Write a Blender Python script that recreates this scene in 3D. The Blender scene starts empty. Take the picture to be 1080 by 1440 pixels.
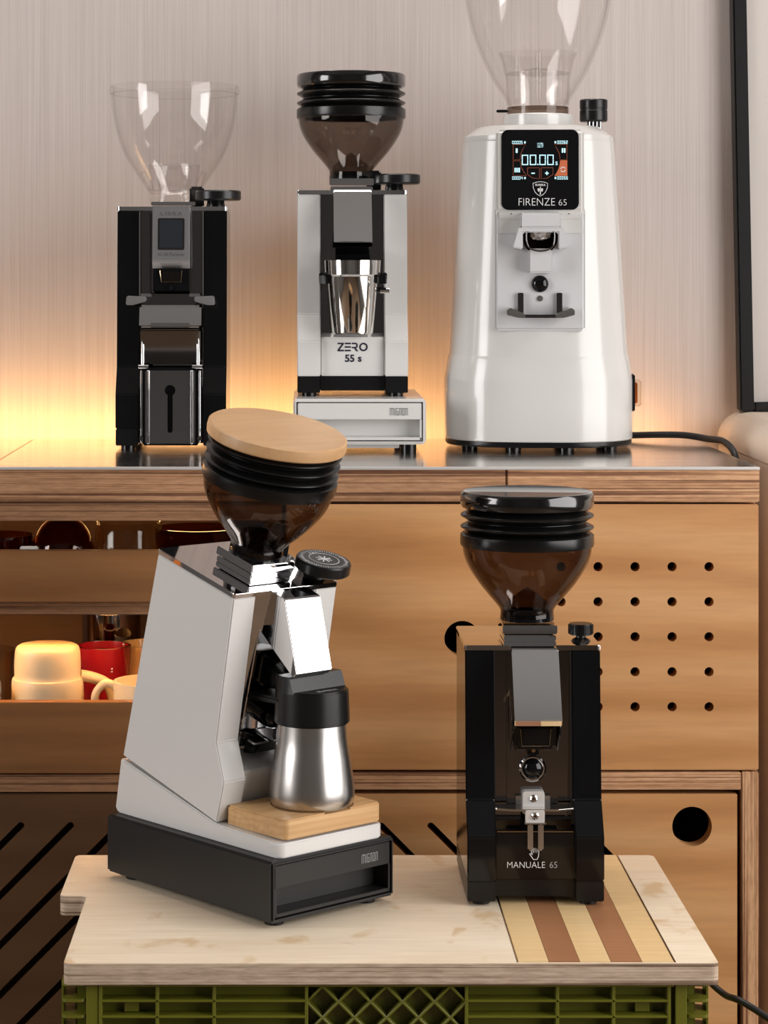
import bpy, bmesh, math, random
from math import radians as R, sin, cos, pi
from mathutils import Vector, Matrix
random.seed(7)
sc = bpy.context.scene
COL = sc.collection

# ------------------------------------------------------------------ camera, light, exposure
CAMZ = .902
cd = bpy.data.cameras.new('camera'); cam = bpy.data.objects.new('camera', cd); COL.objects.link(cam)
cam.location = (0, 0, CAMZ); cam.rotation_euler = (R(90), 0, 0)
cd.sensor_fit = 'AUTO'; cd.sensor_width = 36; cd.lens = 36 * 3250 / 1440
cd.shift_x = 115 / 1440; cd.shift_y = -332 / 1440
cd.clip_start = .05; cd.clip_end = 50
sc.camera = cam
sc.cycles.transparent_max_bounces = 24

w = bpy.data.worlds.new('world'); sc.world = w; w.use_nodes = True
w.node_tree.nodes['Background'].inputs[0].default_value = (.8, .85, 1, 1)
w.node_tree.nodes['Background'].inputs[1].default_value = .3

def area(name, loc, target, sx, sy, power, col):
    l = bpy.data.lights.new(name, 'AREA'); l.shape = 'RECTANGLE'; l.size = sx; l.size_y = sy
    l.energy = power; l.color = col
    o = bpy.data.objects.new(name, l); COL.objects.link(o); o.location = loc
    o.rotation_euler = (Vector(target) - Vector(loc)).to_track_quat('-Z', 'Y').to_euler()
    return o
area('window_light_right', (1.47, 1.10, 1.12), (0, 1.10, 1.12), 1.8, 1.5, 35, (1, .97, .95))
area('window_light_left', (-2.37, 1.1, 1.3), (0, 1.1, 1.3), 1.0, 1.4, 30, (1, .98, .97))
area('ceiling_panel_light', (.1, 2.45, 2.46), (.1, 2.45, 0), 1.6, .3, 11, (1, .93, .88)).rotation_euler = (0, 0, 0)

vs = sc.view_settings
vs.view_transform = 'Standard'; vs.look = 'None'; vs.gamma = 1; vs.use_curve_mapping = False
vs.exposure = 0.50

# ------------------------------------------------------------------ materials
MATS = {}
def pmat(name, col, rough=.5, metal=0, coat=0, emit=None, estr=0, spec=.5, aniso=0):
    m = bpy.data.materials.new(name); m.use_nodes = True
    b = m.node_tree.nodes['Principled BSDF']
    b.inputs['Base Color'].default_value = (*col, 1); b.inputs['Roughness'].default_value = rough
    b.inputs['Metallic'].default_value = metal; b.inputs['Coat Weight'].default_value = coat
    b.inputs['Coat Roughness'].default_value = .05
    b.inputs['Specular IOR Level'].default_value = spec
    if emit:
        b.inputs['Emission Color'].default_value = (*emit, 1); b.inputs['Emission Strength'].default_value = estr
    MATS[name] = m
    return m
def nodes(m):
    nt = m.node_tree; return nt, nt.nodes, nt.links, nt.nodes['Principled BSDF']
def ramp(nt, stops):
    n = nt.nodes.new('ShaderNodeValToRGB'); e = n.color_ramp.elements
    e[0].position, e[0].color = stops[0][0], (*stops[0][1], 1)
    e[1].position, e[1].color = stops[-1][0], (*stops[-1][1], 1)
    for p, c in stops[1:-1]:
        x = e.new(p); x.color = (*c, 1)
    return n
def mapped(nt, scale, rot=(0, 0, 0)):
    tc = nt.nodes.new('ShaderNodeTexCoord'); mp = nt.nodes.new('ShaderNodeMapping')
    mp.inputs['Scale'].default_value = scale; mp.inputs['Rotation'].default_value = rot
    nt.links.new(tc.outputs['Object'], mp.inputs['Vector']); return mp
def noise(nt, vec, scale, detail=4, rough=.55, dist=0):
    n = nt.nodes.new('ShaderNodeTexNoise'); n.inputs['Scale'].default_value = scale
    n.inputs['Detail'].default_value = detail; n.inputs['Roughness'].default_value = rough
    n.inputs['Distortion'].default_value = dist
    nt.links.new(vec.outputs[0], n.inputs['Vector']); return n
def mixc(nt, a, b, fac, mode='MIX'):
    n = nt.nodes.new('ShaderNodeMix'); n.data_type = 'RGBA'; n.blend_type = mode
    for s, v in ((n.inputs[6], a), (n.inputs[7], b), (n.inputs[0], fac)):
        if isinstance(v, (tuple, list)): s.default_value = (*v, 1)
        elif isinstance(v, (int, float)): s.default_value = v
        else: nt.links.new(v, s)
    return n.outputs[2]
def bump(nt, b, h, strength, dist=.001):
    n = nt.nodes.new('ShaderNodeBump'); n.inputs['Strength'].default_value = strength
    n.inputs['Distance'].default_value = dist
    nt.links.new(h, n.inputs['Height']); nt.links.new(n.outputs[0], b.inputs['Normal'])

def wood(name, c1, c2, c3, stretch=(1.2, 8, 14), rough=.5, figure=.6):
    """flat sawn veneer: broad wavy figure plus fine fibre, grain along x"""
    m = pmat(name, c1, rough); nt, N, L, b = nodes(m)
    mp = mapped(nt, stretch)
    n1 = noise(nt, mp, 1.4, 3, .5, 1.6)
    wv = nt.nodes.new('ShaderNodeTexWave'); wv.wave_type = 'BANDS'; wv.bands_direction = 'Z'
    wv.inputs['Scale'].default_value = .8; wv.inputs['Distortion'].default_value = 9
    wv.inputs['Detail'].default_value = 3; wv.inputs['Detail Scale'].default_value = .7
    L.new(mp.outputs[0], wv.inputs['Vector'])
    mp2 = mapped(nt, (14, 160, 160)); n2 = noise(nt, mp2, 1, 4, .6)
    r1 = ramp(nt, [(.25, c2), (.55, c1), (.8, c3)]); L.new(n1.outputs[0], r1.inputs[0])
    r2 = ramp(nt, [(.0, c3), (.6, c1), (1, c2)]); L.new(wv.outputs[0], r2.inputs[0])
    a = mixc(nt, r1.outputs[0], r2.outputs[0], figure * .6)
    r3 = ramp(nt, [(.3, (.80, .77, .74)), (.65, (1, 1, 1))]); L.new(n2.outputs[0], r3.inputs[0])
    o = mixc(nt, a, r3.outputs[0], .55, 'MULTIPLY'); L.new(o, b.inputs['Base Color'])
    bump(nt, b, n2.outputs[0], .08)
    return m
def plyedge(name, light, dark, mid, axis='Z', freq=240):
    m = pmat(name, light, .6); nt, N, L, b = nodes(m)
    sc_ = {'Z': (1.5, 1.5, freq), 'X': (freq, 1.5, 1.5)}[axis]
    mp = mapped(nt, sc_); n1 = noise(nt, mp, 1, 2, .6, .15)
    sc2 = {'Z': (60, 60, 420), 'X': (420, 60, 60)}[axis]
    mp2 = mapped(nt, sc2); n2 = noise(nt, mp2, 1, 3, .6)
    r = ramp(nt, [(.38, dark), (.44, mid), (.50, light), (.58, light), (.62, mid)]); L.new(n1.outputs[0], r.inputs[0])
    r3 = ramp(nt, [(.35, (.6, .55, .5)), (.6, (1, 1, 1))]); L.new(n2.outputs[0], r3.inputs[0])
    o = mixc(nt, r.outputs[0], r3.outputs[0], .6, 'MULTIPLY'); L.new(o, b.inputs['Base Color'])
    bump(nt, b, n1.outputs[0], .25)
    return m
def glass(name, tint, refl=.05, gain=1.0, rough=.01):
    m = bpy.data.materials.new(name); m.use_nodes = True; nt = m.node_tree
    for n in list(nt.nodes): nt.nodes.remove(n)
    out = nt.nodes.new('ShaderNodeOutputMaterial'); mix = nt.nodes.new('ShaderNodeMixShader')
    tr = nt.nodes.new('ShaderNodeBsdfTransparent'); gl = nt.nodes.new('ShaderNodeBsdfGlossy')
    gl.inputs['Roughness'].default_value = rough
    lw = nt.nodes.new('ShaderNodeLayerWeight'); lw.inputs['Blend'].default_value = .5
    p = nt.nodes.new('ShaderNodeMath'); p.operation = 'POWER'; p.inputs[1].default_value = 5
    nt.links.new(lw.outputs['Facing'], p.inputs[0])
    q = nt.nodes.new('ShaderNodeMath'); q.operation = 'MULTIPLY_ADD'; q.use_clamp = True
    q.inputs[1].default_value = .9 * gain; q.inputs[2].default_value = refl
    nt.links.new(p.outputs[0], q.inputs[0]); nt.links.new(q.outputs[0], mix.inputs[0])
    p2 = nt.nodes.new('ShaderNodeMath'); p2.operation = 'POWER'; p2.inputs[1].default_value = 3
    nt.links.new(lw.outputs['Facing'], p2.inputs[0])
    t2 = tuple(v ** 2.4 for v in tint)
    nt.links.new(mixc(nt, tint, t2, p2.outputs[0]), tr.inputs[0])
    nt.links.new(tr.outputs[0], mix.inputs[1]); nt.links.new(gl.outputs[0], mix.inputs[2])
    nt.links.new(mix.outputs[0], out.inputs[0]); MATS[name] = m
    return m

chrome = pmat('chrome', (.80, .80, .81), .035, 1)
satin = pmat('satin_chrome', (.76, .76, .77), .14, 1)
satin_head = pmat('satin_head', (.72, .72, .73), .33, 1)
gunmetal = pmat('dark_chrome', (.22, .21, .21), .07, 1)
brushed = pmat('brushed_steel', (.58, .56, .54), .27, 1)
dark_brushed = pmat('dark_brushed_steel', (.30, .30, .305), .24, 1)
steel_pol = pmat('polished_steel', (.74, .72, .69), .07, 1)
black_gloss = pmat('black_gloss_paint', (.004, .004, .0045), .09, 0, .0, spec=.35)
black_plastic = pmat('black_plastic', (.006, .006, .0065), .3, spec=.35)
black_rubber = pmat('black_rubber', (.004, .004, .004), .24, spec=.35)
black_matt = pmat('black_powder_coat', (.012, .0115, .011), .42, spec=.4)
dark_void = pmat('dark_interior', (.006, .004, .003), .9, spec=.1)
white_paint = pmat('white_gloss_paint', (.67, .66, .645), .2, 0, .25)
white_firenze = pmat('white_enamel', (.64, .63, .61), .2, 0, .25)
white_plate = pmat('white_satin_plate', (.58, .58, .59), .38)
white_plastic = pmat('white_plastic', (.75, .73, .70), .35)
lid_black = pmat('glossy_black_lid', (.005, .005, .005), .14, 0, .6, spec=.5)
gold = pmat('brass_edge', (.55, .42, .26), .2, 1)
screen_black = pmat('screen_glass', (.004, .004, .005), .06)
lcd_off = pmat('unlit_display', (.02, .024, .03), .12)
glow_blue = pmat('display_digits', (.3, .5, .55), .5, emit=(.55, .85, .92), estr=.55)
glow_orange = pmat('display_orange', (.3, .08, .03), .5, emit=(.42, .10, .04), estr=.4)
glow_line = pmat('display_line', (.2, .05, .02), .5, emit=(.30, .07, .03), estr=.35)
print_white = pmat('white_print', (.75, .75, .75), .5)
print_grey = pmat('grey_print', (.28, .28, .28), .5)
print_black = pmat('navy_black_print', (.012, .010, .03), .5)
engrave = pmat('engraved_print', (.16, .16, .17), .4, .5)
red_mug = pmat('red_glaze', (.33, .008, .018), .25)
cream_mug = pmat('cream_glaze', (.80, .64, .40), .35)
cream_box = pmat('cream_vinyl', (.66, .56, .46), .45)
white_board = pmat('white_board', (.60, .555, .52), .35)
foil = pmat('crumpled_foil', (.8, .78, .75), .25, .8)
smoke = glass('smoked_plastic', (.67, .625, .59), .025)
smoke_dk = glass('smoked_plastic_brown', (.58, .515, .465), .03)
clear = glass('clear_plastic', (.988, .984, .982), .03, .7)
clear_g = glass('drinking_glass', (.93, .91, .86), .03)
amber = glass('amber_glass', (.62, .36, .16), .05)

birch_lt = wood('birch_board', (.83, .70, .53), (.75, .60, .43), (.88, .78, .62), (1.0, 5, 5), .5, .35)
# bare patches worn into the pale board
nt, N, L, b = nodes(birch_lt)
src = b.inputs['Base Color'].links[0].from_socket
mpw = mapped(nt, (1.6, 1.0, 1)); nw = noise(nt, mpw, 17, 3, .5, .4); rw = ramp(nt, [(.60, (0, 0, 0)), (.70, (1, 1, 1))])
L.new(nw.outputs[0], rw.inputs[0])
L.new(mixc(nt, src, (.60, .40, .20), mixc(nt, (0, 0, 0), rw.outputs[0], .7)), b.inputs['Base Color'])
birch = wood('birch_veneer', (.615, .310, .122), (.50, .232, .082), (.70, .395, .180), (1.6, 8, 6), .42, 1.0)
door_shade = wood('shaded_door', (.115, .053, .020), (.088, .039, .014), (.14, .068, .027), (1.3, 8, 8), .5)  # shade on the left door and pull-out back, put into the wood colour
birch_shade = wood('birch_veneer_shaded', (.27, .120, .040), (.21, .088, .028), (.32, .148, .054), (1.3, 8, 12), .48)  # birch darkened in its colour to carry the shade on the left unit
maple = wood('maple_strip', (.78, .56, .29), (.72, .50, .24), (.83, .63, .37), (6, 1.2, 6), .45, .3)
walnut = wood('cherry_strip', (.36, .165, .075), (.31, .135, .06), (.42, .20, .10), (6, 1.2, 6), .45, .3)
oak = wood('oak', (.60, .36, .16), (.50, .28, .115), (.68, .44, .22), (3, 60, 60), .5, .5)
lidwood = wood('beech_lid', (.56, .34, .17), (.50, .29, .135), (.62, .40, .215), (6, 14, 14), .42, .3)
ply_hz = plyedge('ply_edge', (.66, .38, .205), (.20, .08, .035), (.47, .24, .115), 'Z', 300)
ply_shade = plyedge('ply_edge_shaded', (.36, .19, .095), (.11, .042, .018), (.25, .12, .055), 'Z', 300)  # shaded copy of the ply edge, for the left cabinet rails
ply_lf = plyedge('ply_edge_half_shade', (.50, .275, .145), (.15, .06, .026), (.35, .175, .082), 'Z', 300)  # left slab's ply edge, with the window light's fall-off painted in
ply_vt = plyedge('ply_edge_upright', (.66, .38, .205), (.20, .08, .035), (.47, .24, .115), 'X', 340)
ply_bd = plyedge('ply_edge_board', (.58, .46, .35), (.19, .12, .075), (.42, .31, .22), 'Z', 420)

olive = pmat('olive_plastic', (.125, .125, .010), .36)
cable_m = pmat('black_cable', (.010, .010, .011), .4)
steel_top = pmat('steel_sheet', (.66, .63, .60), .17, 1)
nt, N, L, b = nodes(steel_top)
nn = noise(nt, mapped(nt, (4, 60, 1)), 3, 3); rr = ramp(nt, [(.3, (.10, .10, .10)), (.7, (.2, .2, .2))])
L.new(nn.outputs[0], rr.inputs[0]); L.new(rr.outputs[0], b.inputs['Roughness'])

wall_m = pmat('woven_wallpaper', (.5, .45, .42), .75)
nt, N, L, b = nodes(wall_m)
n1 = noise(nt, mapped(nt, (620, 1, 5)), 1, 3, .6); n2 = noise(nt, mapped(nt, (150, 1, 1.2)), 1, 3, .6)
r1 = ramp(nt, [(.25, (.475, .42, .395)), (.5, (.535, .48, .458)), (.75, (.58, .53, .51))]); L.new(n1.outputs[0], r1.inputs[0])
r2 = ramp(nt, [(.3, (.94, .935, .93)), (.7, (1, 1, 1))]); L.new(n2.outputs[0], r2.inputs[0])
L.new(mixc(nt, r1.outputs[0], r2.outputs[0], 1, 'MULTIPLY'), b.inputs['Base Color']); bump(nt, b, n1.outputs[0], .12)
room_m = pmat('plaster_grey', (.17, .165, .16), .8)
ceil_m = pmat('ceiling_grey', (.22, .218, .215), .8)
floor_m = wood('floor_boards', (.20, .13, .08), (.15, .09, .05), (.25, .17, .11), (1, 6, 6), .5)
led_m = pmat('warm_led', (1, .7, .35), .5, emit=(1, .56, .19), estr=16)
led_shelf = pmat('warm_led_shelf', (1, .7, .35), .5, emit=(1, .52, .17), estr=34)

# ------------------------------------------------------------------ mesh helpers
def link(name, me, mat, parent=None, loc=None, rot=None, smooth=False):
    o = bpy.data.objects.new(name, me); COL.objects.link(o)
    if mat and not me.materials: me.materials.append(mat)
    if parent: o.parent = parent
    if loc: o.location = loc
    if rot: o.rotation_euler = rot
    if smooth:
        for p in me.polygons: p.use_smooth = True
        try: me.set_sharp_from_angle(angle=R(smooth if smooth is not True else 40))
        except Exception: pass
    return o
def fin(name, bm, mat, parent=None, loc=None, rot=None, smooth=False, bevel=0, seg=2):
    bmesh.ops.remove_doubles(bm, verts=bm.verts, dist=1e-6)
    bmesh.ops.recalc_face_normals(bm, faces=bm.faces)
    if bevel:
        ed = [e for e in bm.edges if len(e.link_faces) == 2 and e.calc_face_angle(0) > R(20)]
        bmesh.ops.bevel(bm, geom=ed, offset=bevel, segments=seg, affect='EDGES', clamp_overlap=True)
    me = bpy.data.meshes.new(name); bm.to_mesh(me); bm.free()
    return link(name, me, mat, parent, loc, rot, (25 if bevel else smooth))
def bbox_into(bm, c, s):
    r = bmesh.ops.create_cube(bm, size=1)
    for v in r['verts']: v.co = Vector((c[0] + v.co.x * s[0], c[1] + v.co.y * s[1], c[2] + v.co.z * s[2]))
    return r['verts']
def box(name, x, y, z, mat, parent=None, bevel=.0008, loc=None, rot=None, seg=2):
    bm = bmesh.new()
    bbox_into(bm, ((x[0] + x[1]) / 2, (y[0] + y[1]) / 2, (z[0] + z[1]) / 2), (x[1] - x[0], y[1] - y[0], z[1] - z[0]))
    return fin(name, bm, mat, parent, loc, rot, False, bevel, seg)
def boxc(name, c, s, mat, parent=None, bevel=.0008, rot=None):
    """box modelled about its own centre so that its origin sits in it"""
    bm = bmesh.new(); bbox_into(bm, (0, 0, 0), s)
    return fin(name, bm, mat, parent, c, rot, False, bevel)
def prism_into(bm, poly, x0, x1, axis='x'):
    def P(a, b, t):
        return {'x': (t, a, b), 'y': (a, t, b), 'z': (a, b, t)}[axis]
    A = [bm.verts.new(P(a, b, x0)) for a, b in poly]; B = [bm.verts.new(P(a, b, x1)) for a, b in poly]
    n = len(poly)
    bm.faces.new(A); bm.faces.new(B[::-1])
    for i in range(n): bm.faces.new((A[i], B[i], B[(i + 1) % n], A[(i + 1) % n]))
def prism(name, poly, x0, x1, mat, parent=None, bevel=.0008, axis='x', loc=None, rot=None, smooth=False, seg=2):
    bm = bmesh.new(); prism_into(bm, poly, x0, x1, axis)
    return fin(name, bm, mat, parent, loc, rot, smooth, bevel, seg)
def lathe(name, prof, mat, parent=None, loc=None, rot=None, seg=48, closed=False, sx=1, sy=1, smooth=35):
    """profile (r, z) turned about z; closed joins the last point to the first (a shell)"""
    bm = bmesh.new(); rings = []
    for r, z in prof:
        if r < 1e-6: rings.append([bm.verts.new((0, 0, z))])
        else: rings.append([bm.verts.new((r * sx * cos(2 * pi * i / seg), r * sy * sin(2 * pi * i / seg), z)) for i in range(seg)])
    prs = list(zip(rings, rings[1:])) + ([(rings[-1], rings[0])] if closed else [])
    for a, b in prs:
        for i in range(seg):
            j = (i + 1) % seg
            if len(a) == 1 and len(b) == 1: continue
            if len(a) == 1: bm.faces.new((a[0], b[j], b[i]))
            elif len(b) == 1: bm.faces.new((a[i], a[j], b[0]))
            else: bm.faces.new((a[i], a[j], b[j], b[i]))
    if not closed:
        for ring, flip in ((rings[0], 1), (rings[-1], 0)):
            if len(ring) > 2: bm.faces.new(ring[::-1] if flip else ring)
    return fin(name, bm, mat, parent, loc, rot, smooth)
def smoothpts(pts, n=8):
    """Catmull-Rom through the points"""
    P = [pts[0]] + list(pts) + [pts[-1]]; out = []
    for i in range(1, len(P) - 2):
        p0, p1, p2, p3 = [Vector(p) for p in P[i - 1:i + 3]]
        for k in range(n):
            t = k / n
            out.append(.5 * ((2 * p1) + (-p0 + p2) * t + (2 * p0 - 5 * p1 + 4 * p2 - p3) * t * t + (-p0 + 3 * p1 - 3 * p2 + p3) * t ** 3))
    out.append(Vector(P[-1])); return out
def curve2(prof, n=6): return [(p.x, p.y) for p in smoothpts([(a, b, 0) for a, b in prof], n)]
def shell(prof, th):
    """outer profile + inner offset = closed wall profile"""
    inner = []
    for i, (r, z) in enumerate(prof):
        a = Vector(prof[max(i - 1, 0)]); b = Vector(prof[min(i + 1, len(prof) - 1)])
        t = (b - a).normalized(); n = Vector((-t.y, t.x))
        inner.append((max(r + n.x * th, .0005), z + n.y * th))
    return list(prof) + inner[::-1]
def tube(name, pts, r, mat, parent=None, seg=10, sm=8, loc=None):
    P = smoothpts(pts, sm) if sm else [Vector(p) for p in pts]
    bm = bmesh.new(); rings = []; up = Vector((.13, .2, 1)).normalized()
    for i, p in enumerate(P):
        t = (P[min(i + 1, len(P) - 1)] - P[max(i - 1, 0)]).normalized()
        n = (up - t * up.dot(t))
        if n.length < 1e-3: n = Vector((1, 0, 0)) - t * t.x
        n.normalize(); bb = t.cross(n); up = n
        rings.append([bm.verts.new(p + (n * cos(2 * pi * k / seg) + bb * sin(2 * pi * k / seg)) * r) for k in range(seg)])
    for a, b in zip(rings, rings[1:]):
        for k in range(seg): bm.faces.new((a[k], a[(k + 1) % seg], b[(k + 1) % seg], b[k]))
    bm.faces.new(rings[0][::-1]); bm.faces.new(rings[-1])
    return fin(name, bm, mat, parent, loc, None, 50)
def text(name, s, size, mat, parent, loc, rot=(R(90), 0, 0), align='CENTER', sx=1, bold=0, depth=.0001, spacing=1):
    c = bpy.data.curves.new(name, 'FONT'); c.body = s; c.size = size; c.align_x = align; c.align_y = 'CENTER'
    c.extrude = depth; c.offset = bold; c.resolution_u = 3; c.space_character = spacing
    t = bpy.data.objects.new(name + '_tmp', c); COL.objects.link(t)
    me = bpy.data.meshes.new_from_object(t.evaluated_get(bpy.context.evaluated_depsgraph_get()))
    bpy.data.objects.remove(t); bpy.data.curves.remove(c)
    me.materials.clear()
    for v in me.vertices: v.co.x *= sx
    return link(name, me, mat, parent, loc, rot)
def cut(o, cutbm):
    me = bpy.data.meshes.new('cut'); bmesh.ops.recalc_face_normals(cutbm, faces=cutbm.faces); cutbm.to_mesh(me); cutbm.free()
    c = bpy.data.objects.new('cutter', me); COL.objects.link(c)
    c.parent = o.parent; c.matrix_parent_inverse = o.matrix_parent_inverse.copy(); c.matrix_basis = o.matrix_basis.copy()
    md = o.modifiers.new('cut', 'BOOLEAN'); md.operation = 'DIFFERENCE'; md.object = c; md.solver = 'EXACT'
    bpy.context.view_layer.update()
    new = bpy.data.meshes.new_from_object(o.evaluated_get(bpy.context.evaluated_depsgraph_get()))
    o.modifiers.clear(); old = o.data; o.data = new; bpy.data.meshes.remove(old)
    bpy.data.objects.remove(c); bpy.data.meshes.remove(me)
def cyl_into(bm, c, r, h, axis='y', seg=28):
    rt = {'y': Matrix.Rotation(R(90), 4, 'X'), 'z': Matrix(), 'x': Matrix.Rotation(R(90), 4, 'Y')}[axis]
    bmesh.ops.create_cone(bm, cap_ends=True, segments=seg, radius1=r, radius2=r, depth=h, matrix=Matrix.Translation(c) @ rt)
def cyl(name, c, r, h, mat, parent=None, axis='y', seg=32, bevel=.0005, rot=None):
    bm = bmesh.new(); cyl_into(bm, (0, 0, 0), r, h, axis, seg)
    return fin(name, bm, mat, parent, c, rot, 40, bevel)
def rrect(w_, h_, r, n=6, cx=0, cy=0):
    out = []
    for (sx, sy, a0) in ((1, 1, 0), (-1, 1, 90), (-1, -1, 180), (1, -1, 270)):
        for k in range(n + 1):
            a = R(a0 + 90 * k / n)
            out.append((cx + sx * (w_ / 2 - r) + r * cos(a), cy + sy * (h_ / 2 - r) + r * sin(a)))
    return out
def tag(o, label=None, cat=None, group=None, kind=None):
    for k, v in (('label', label), ('category', cat), ('group', group), ('kind', kind)):
        if v: o[k] = v
    return o
def thing(name, loc, label, cat, rz=0, tilt=0, group=None):
    o = bpy.data.objects.new(name, None); COL.objects.link(o); o.empty_display_size = .05
    o.location = loc; o.rotation_euler = (tilt, 0, rz)
    return tag(o, label, cat, group)
def S(o): o['kind'] = 'structure'; return o

# ------------------------------------------------------------------ the room
WY = 2.73
S(box('wall_back', (-2.4, 1.6), (WY, WY + .1), (0, 2.5), wall_m, None, 0))
S(box('wall_left', (-2.5, -2.4), (-1.8, WY + .1), (0, 2.5), room_m, None, 0))
S(box('wall_right', (1.5, 1.6), (-1.8, WY), (0, 2.5), room_m, None, 0))
S(box('wall_front', (-2.4, 1.5), (-1.8, -1.7), (0, 2.5), room_m, None, 0))
S(box('floor', (-2.5, 1.6), (-1.8, WY + .1), (-.08, 0), floor_m, None, 0))
S(box('ceiling', (-2.5, 1.6), (-1.8, WY + .1), (2.5, 2.58), ceil_m, None, 0))

# window reveals round the two daylight openings
def frame_bars(nm, plane, c, sx, sz, t=.05):
    bm = bmesh.new()
    for a, b, ww, hh in ((0, sz / 2 + t / 2, sx + 2 * t, t), (0, -sz / 2 - t / 2, sx + 2 * t, t), (sx / 2 + t / 2, 0, t, sz), (-sx / 2 - t / 2, 0, t, sz)):
        if plane == 'x': bbox_into(bm, (c[0], c[1] + a, c[2] + b), (.05, ww, hh))
        else: bbox_into(bm, (c[0] + a, c[1], c[2] + b), (ww, .05, hh))
    return S(fin(nm, bm, white_plastic))
frame_bars('window_1', 'x', (1.475, 1.10, 1.12), 1.8, 1.5)
frame_bars('window_2', 'x', (-2.375, 1.1, 1.3), 1.0, 1.4)

# ------------------------------------------------------------------ worktop and cabinets
CT = .714          # worktop height
CY = 2.271         # front plane of the cabinets
CR = .4495         # right end
CL = -1.0
wt = thing('worktop', (-.2, CY, CT - .035), 'long plywood worktop with a steel sheet top carrying the three rear grinders', 'worktop')
W0 = Vector((-.2, CY, CT - .035))
def rel(o, parent):      # keep world coordinates of a mesh built in world space under a thing
    o.parent = parent; o.matrix_parent_inverse = Matrix.Translation(-parent.location)
    return o
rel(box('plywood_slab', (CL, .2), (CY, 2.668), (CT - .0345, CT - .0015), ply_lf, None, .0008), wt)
rel(box('plywood_slab', (.2012, CR), (CY, 2.668), (CT - .0345, CT - .0015), ply_hz, None, .0012), wt)
rel(box('steel_sheet', (-.3085, CR), (CY - .0008, 2.668), (CT - .0015, CT), steel_top, None, .0005), wt)
rel(box('steel_sheet', (CL, -.3096), (CY - .0008, 2.668), (CT - .0015, CT), steel_top, None, .0005), wt)

trim_m = pmat('aluminium_trim', (.72, .70, .68), .5, .6)
rel(box('front_trim', (CL, CR), (CY - .0018, CY + .004), (CT - .0024, CT + .0002), trim_m, None, .0004), wt)
# warm cove light lying in the gap behind the worktop, facing up the wall
cv = thing('cove_light', (-.2, 2.69, CT - .02), 'warm led strip in the gap behind the worktop glowing up the wall', 'led strip')
rel(box('channel', (CL, .45), (2.668, 2.70), (CT - .03, CT - .022), white_plastic, None, 0), cv)
rel(box('diffuser', (CL, .12), (2.672, 2.684), (CT - .022, CT - .010), led_m, None, 0), cv)
led_dim = pmat('warm_led_dim', (1, .7, .35), .5, emit=(1, .56, .22), estr=9)
rel(box('diffuser', (.12, .44), (2.672, 2.684), (CT - .022, CT - .010), led_dim, None, 0), cv)

def slot_into(bm, top, L_, ang, wdt, y):
    """capsule through the panel, top end at (x, z), running down at ang"""
    d = Vector((cos(ang), 0, sin(ang))); n = Vector((-d.z, 0, d.x)); r = wdt / 2
    c0 = Vector((top[0], 0, top[1])); c1 = c0 + d * L_; poly = []
    a0 = math.atan2(n.z, n.x)
    for k in range(9): a = a0 + pi * k / 8; poly.append(c0 + Vector((cos(a), 0, sin(a))) * r)
    for k in range(9): a = a0 + pi + pi * k / 8; poly.append(c1 + Vector((cos(a), 0, sin(a))) * r)
    prism_into(bm, [(p.x, p.z) for p in poly], y - .05, y + .05, 'y')

# right-hand unit
rc = thing('drawer_cabinet', (.2, CY + .2, 0), 'birch plywood cabinet with a pegboard-holed drawer and slotted door', 'cabinet')
DX = -.018         # left end of the right-hand unit
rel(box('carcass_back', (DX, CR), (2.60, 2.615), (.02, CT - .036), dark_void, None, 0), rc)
rel(box('carcass_side', (DX, DX + .017), (CY + .022, 2.60), (.0, CT - .036), birch_shade, None, 0), rc)
st = rel(box('stile', (CR - .018, CR - .0005), (CY, 2.60), (.0, .4145), ply_vt, None, .0012), rc)
rel(box('upper_side', (CR - .018, CR - .0005), (CY + .02, 2.60), (.4145, CT - .036), birch, None, 0), rc)
rel(box('rail', (DX + .002, CR - .0185), (CY, 2.60), (.397, .4142), ply_hz, None, .0006), rc)
rel(box('carcass_floor', (DX, CR - .018), (CY + .02, 2.60), (.02, .037), birch_shade, None, 0), rc)
df = rel(box('drawer_front', (DX + .002, CR - .001), (CY, CY + .018), (.4163, .6775), birch, None, .001), rc)
bm = bmesh.new()
for i in range(5):
    for j in range(5): cyl_into(bm, (.2544 + i * .03635, CY, .6162 - j * .03442), .0046, .1)
cyl_into(bm, (.1572, CY, .5455), .0175, .1, seg=40)
cut(df, bm)
dd = rel(box('door', (DX + .002, CR - .0215), (CY + .002, CY + .02), (.04, .3925), birch, None, .0008), rc)
bm = bmesh.new()
for i in range(5): slot_into(bm, (.0776 + i * .0489, .361), .115, R(-45), .0068, CY)
cyl_into(bm, (.3834, CY, .3605), .0195, .1, seg=40)
cut(dd, bm)

# left-hand unit with two open pull-outs and a slotted door
lc = thing('open_cabinet', (-.5, CY + .2, 0), 'shade-darkened plywood cabinet with two open pull-outs full of cups', 'cabinet')
LX0, LX1 = CL, DX - .001
rel(box('carcass_back', (LX0, LX1), (2.60, 2.615), (.02, CT - .036), door_shade, None, 0), lc)  # panel painted dark for the shade behind the cups
rel(box('carcass_side', (LX1 - .017, LX1), (CY + .022, 2.60), (.0, CT - .036), birch_shade, None, 0), lc)
rel(box('carcass_side', (LX0, LX0 + .017), (CY + .022, 2.60), (.0, CT - .036), birch_shade, None, 0), lc)
rel(box('top_rail', (LX0, LX1 - .001), (CY + .001, 2.60), (.6612, CT - .0350), ply_shade, None, .0006), lc)
rel(box('rail', (LX0, LX1 - .018), (CY + .014, CY + .030), (.5668, .5795), ply_shade, None, .0006), lc)
rel(box('shelf_board', (LX0, LX1 - .018), (CY + .030, 2.60), (.5740, .5795), birch_shade, None, 0), lc)
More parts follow.
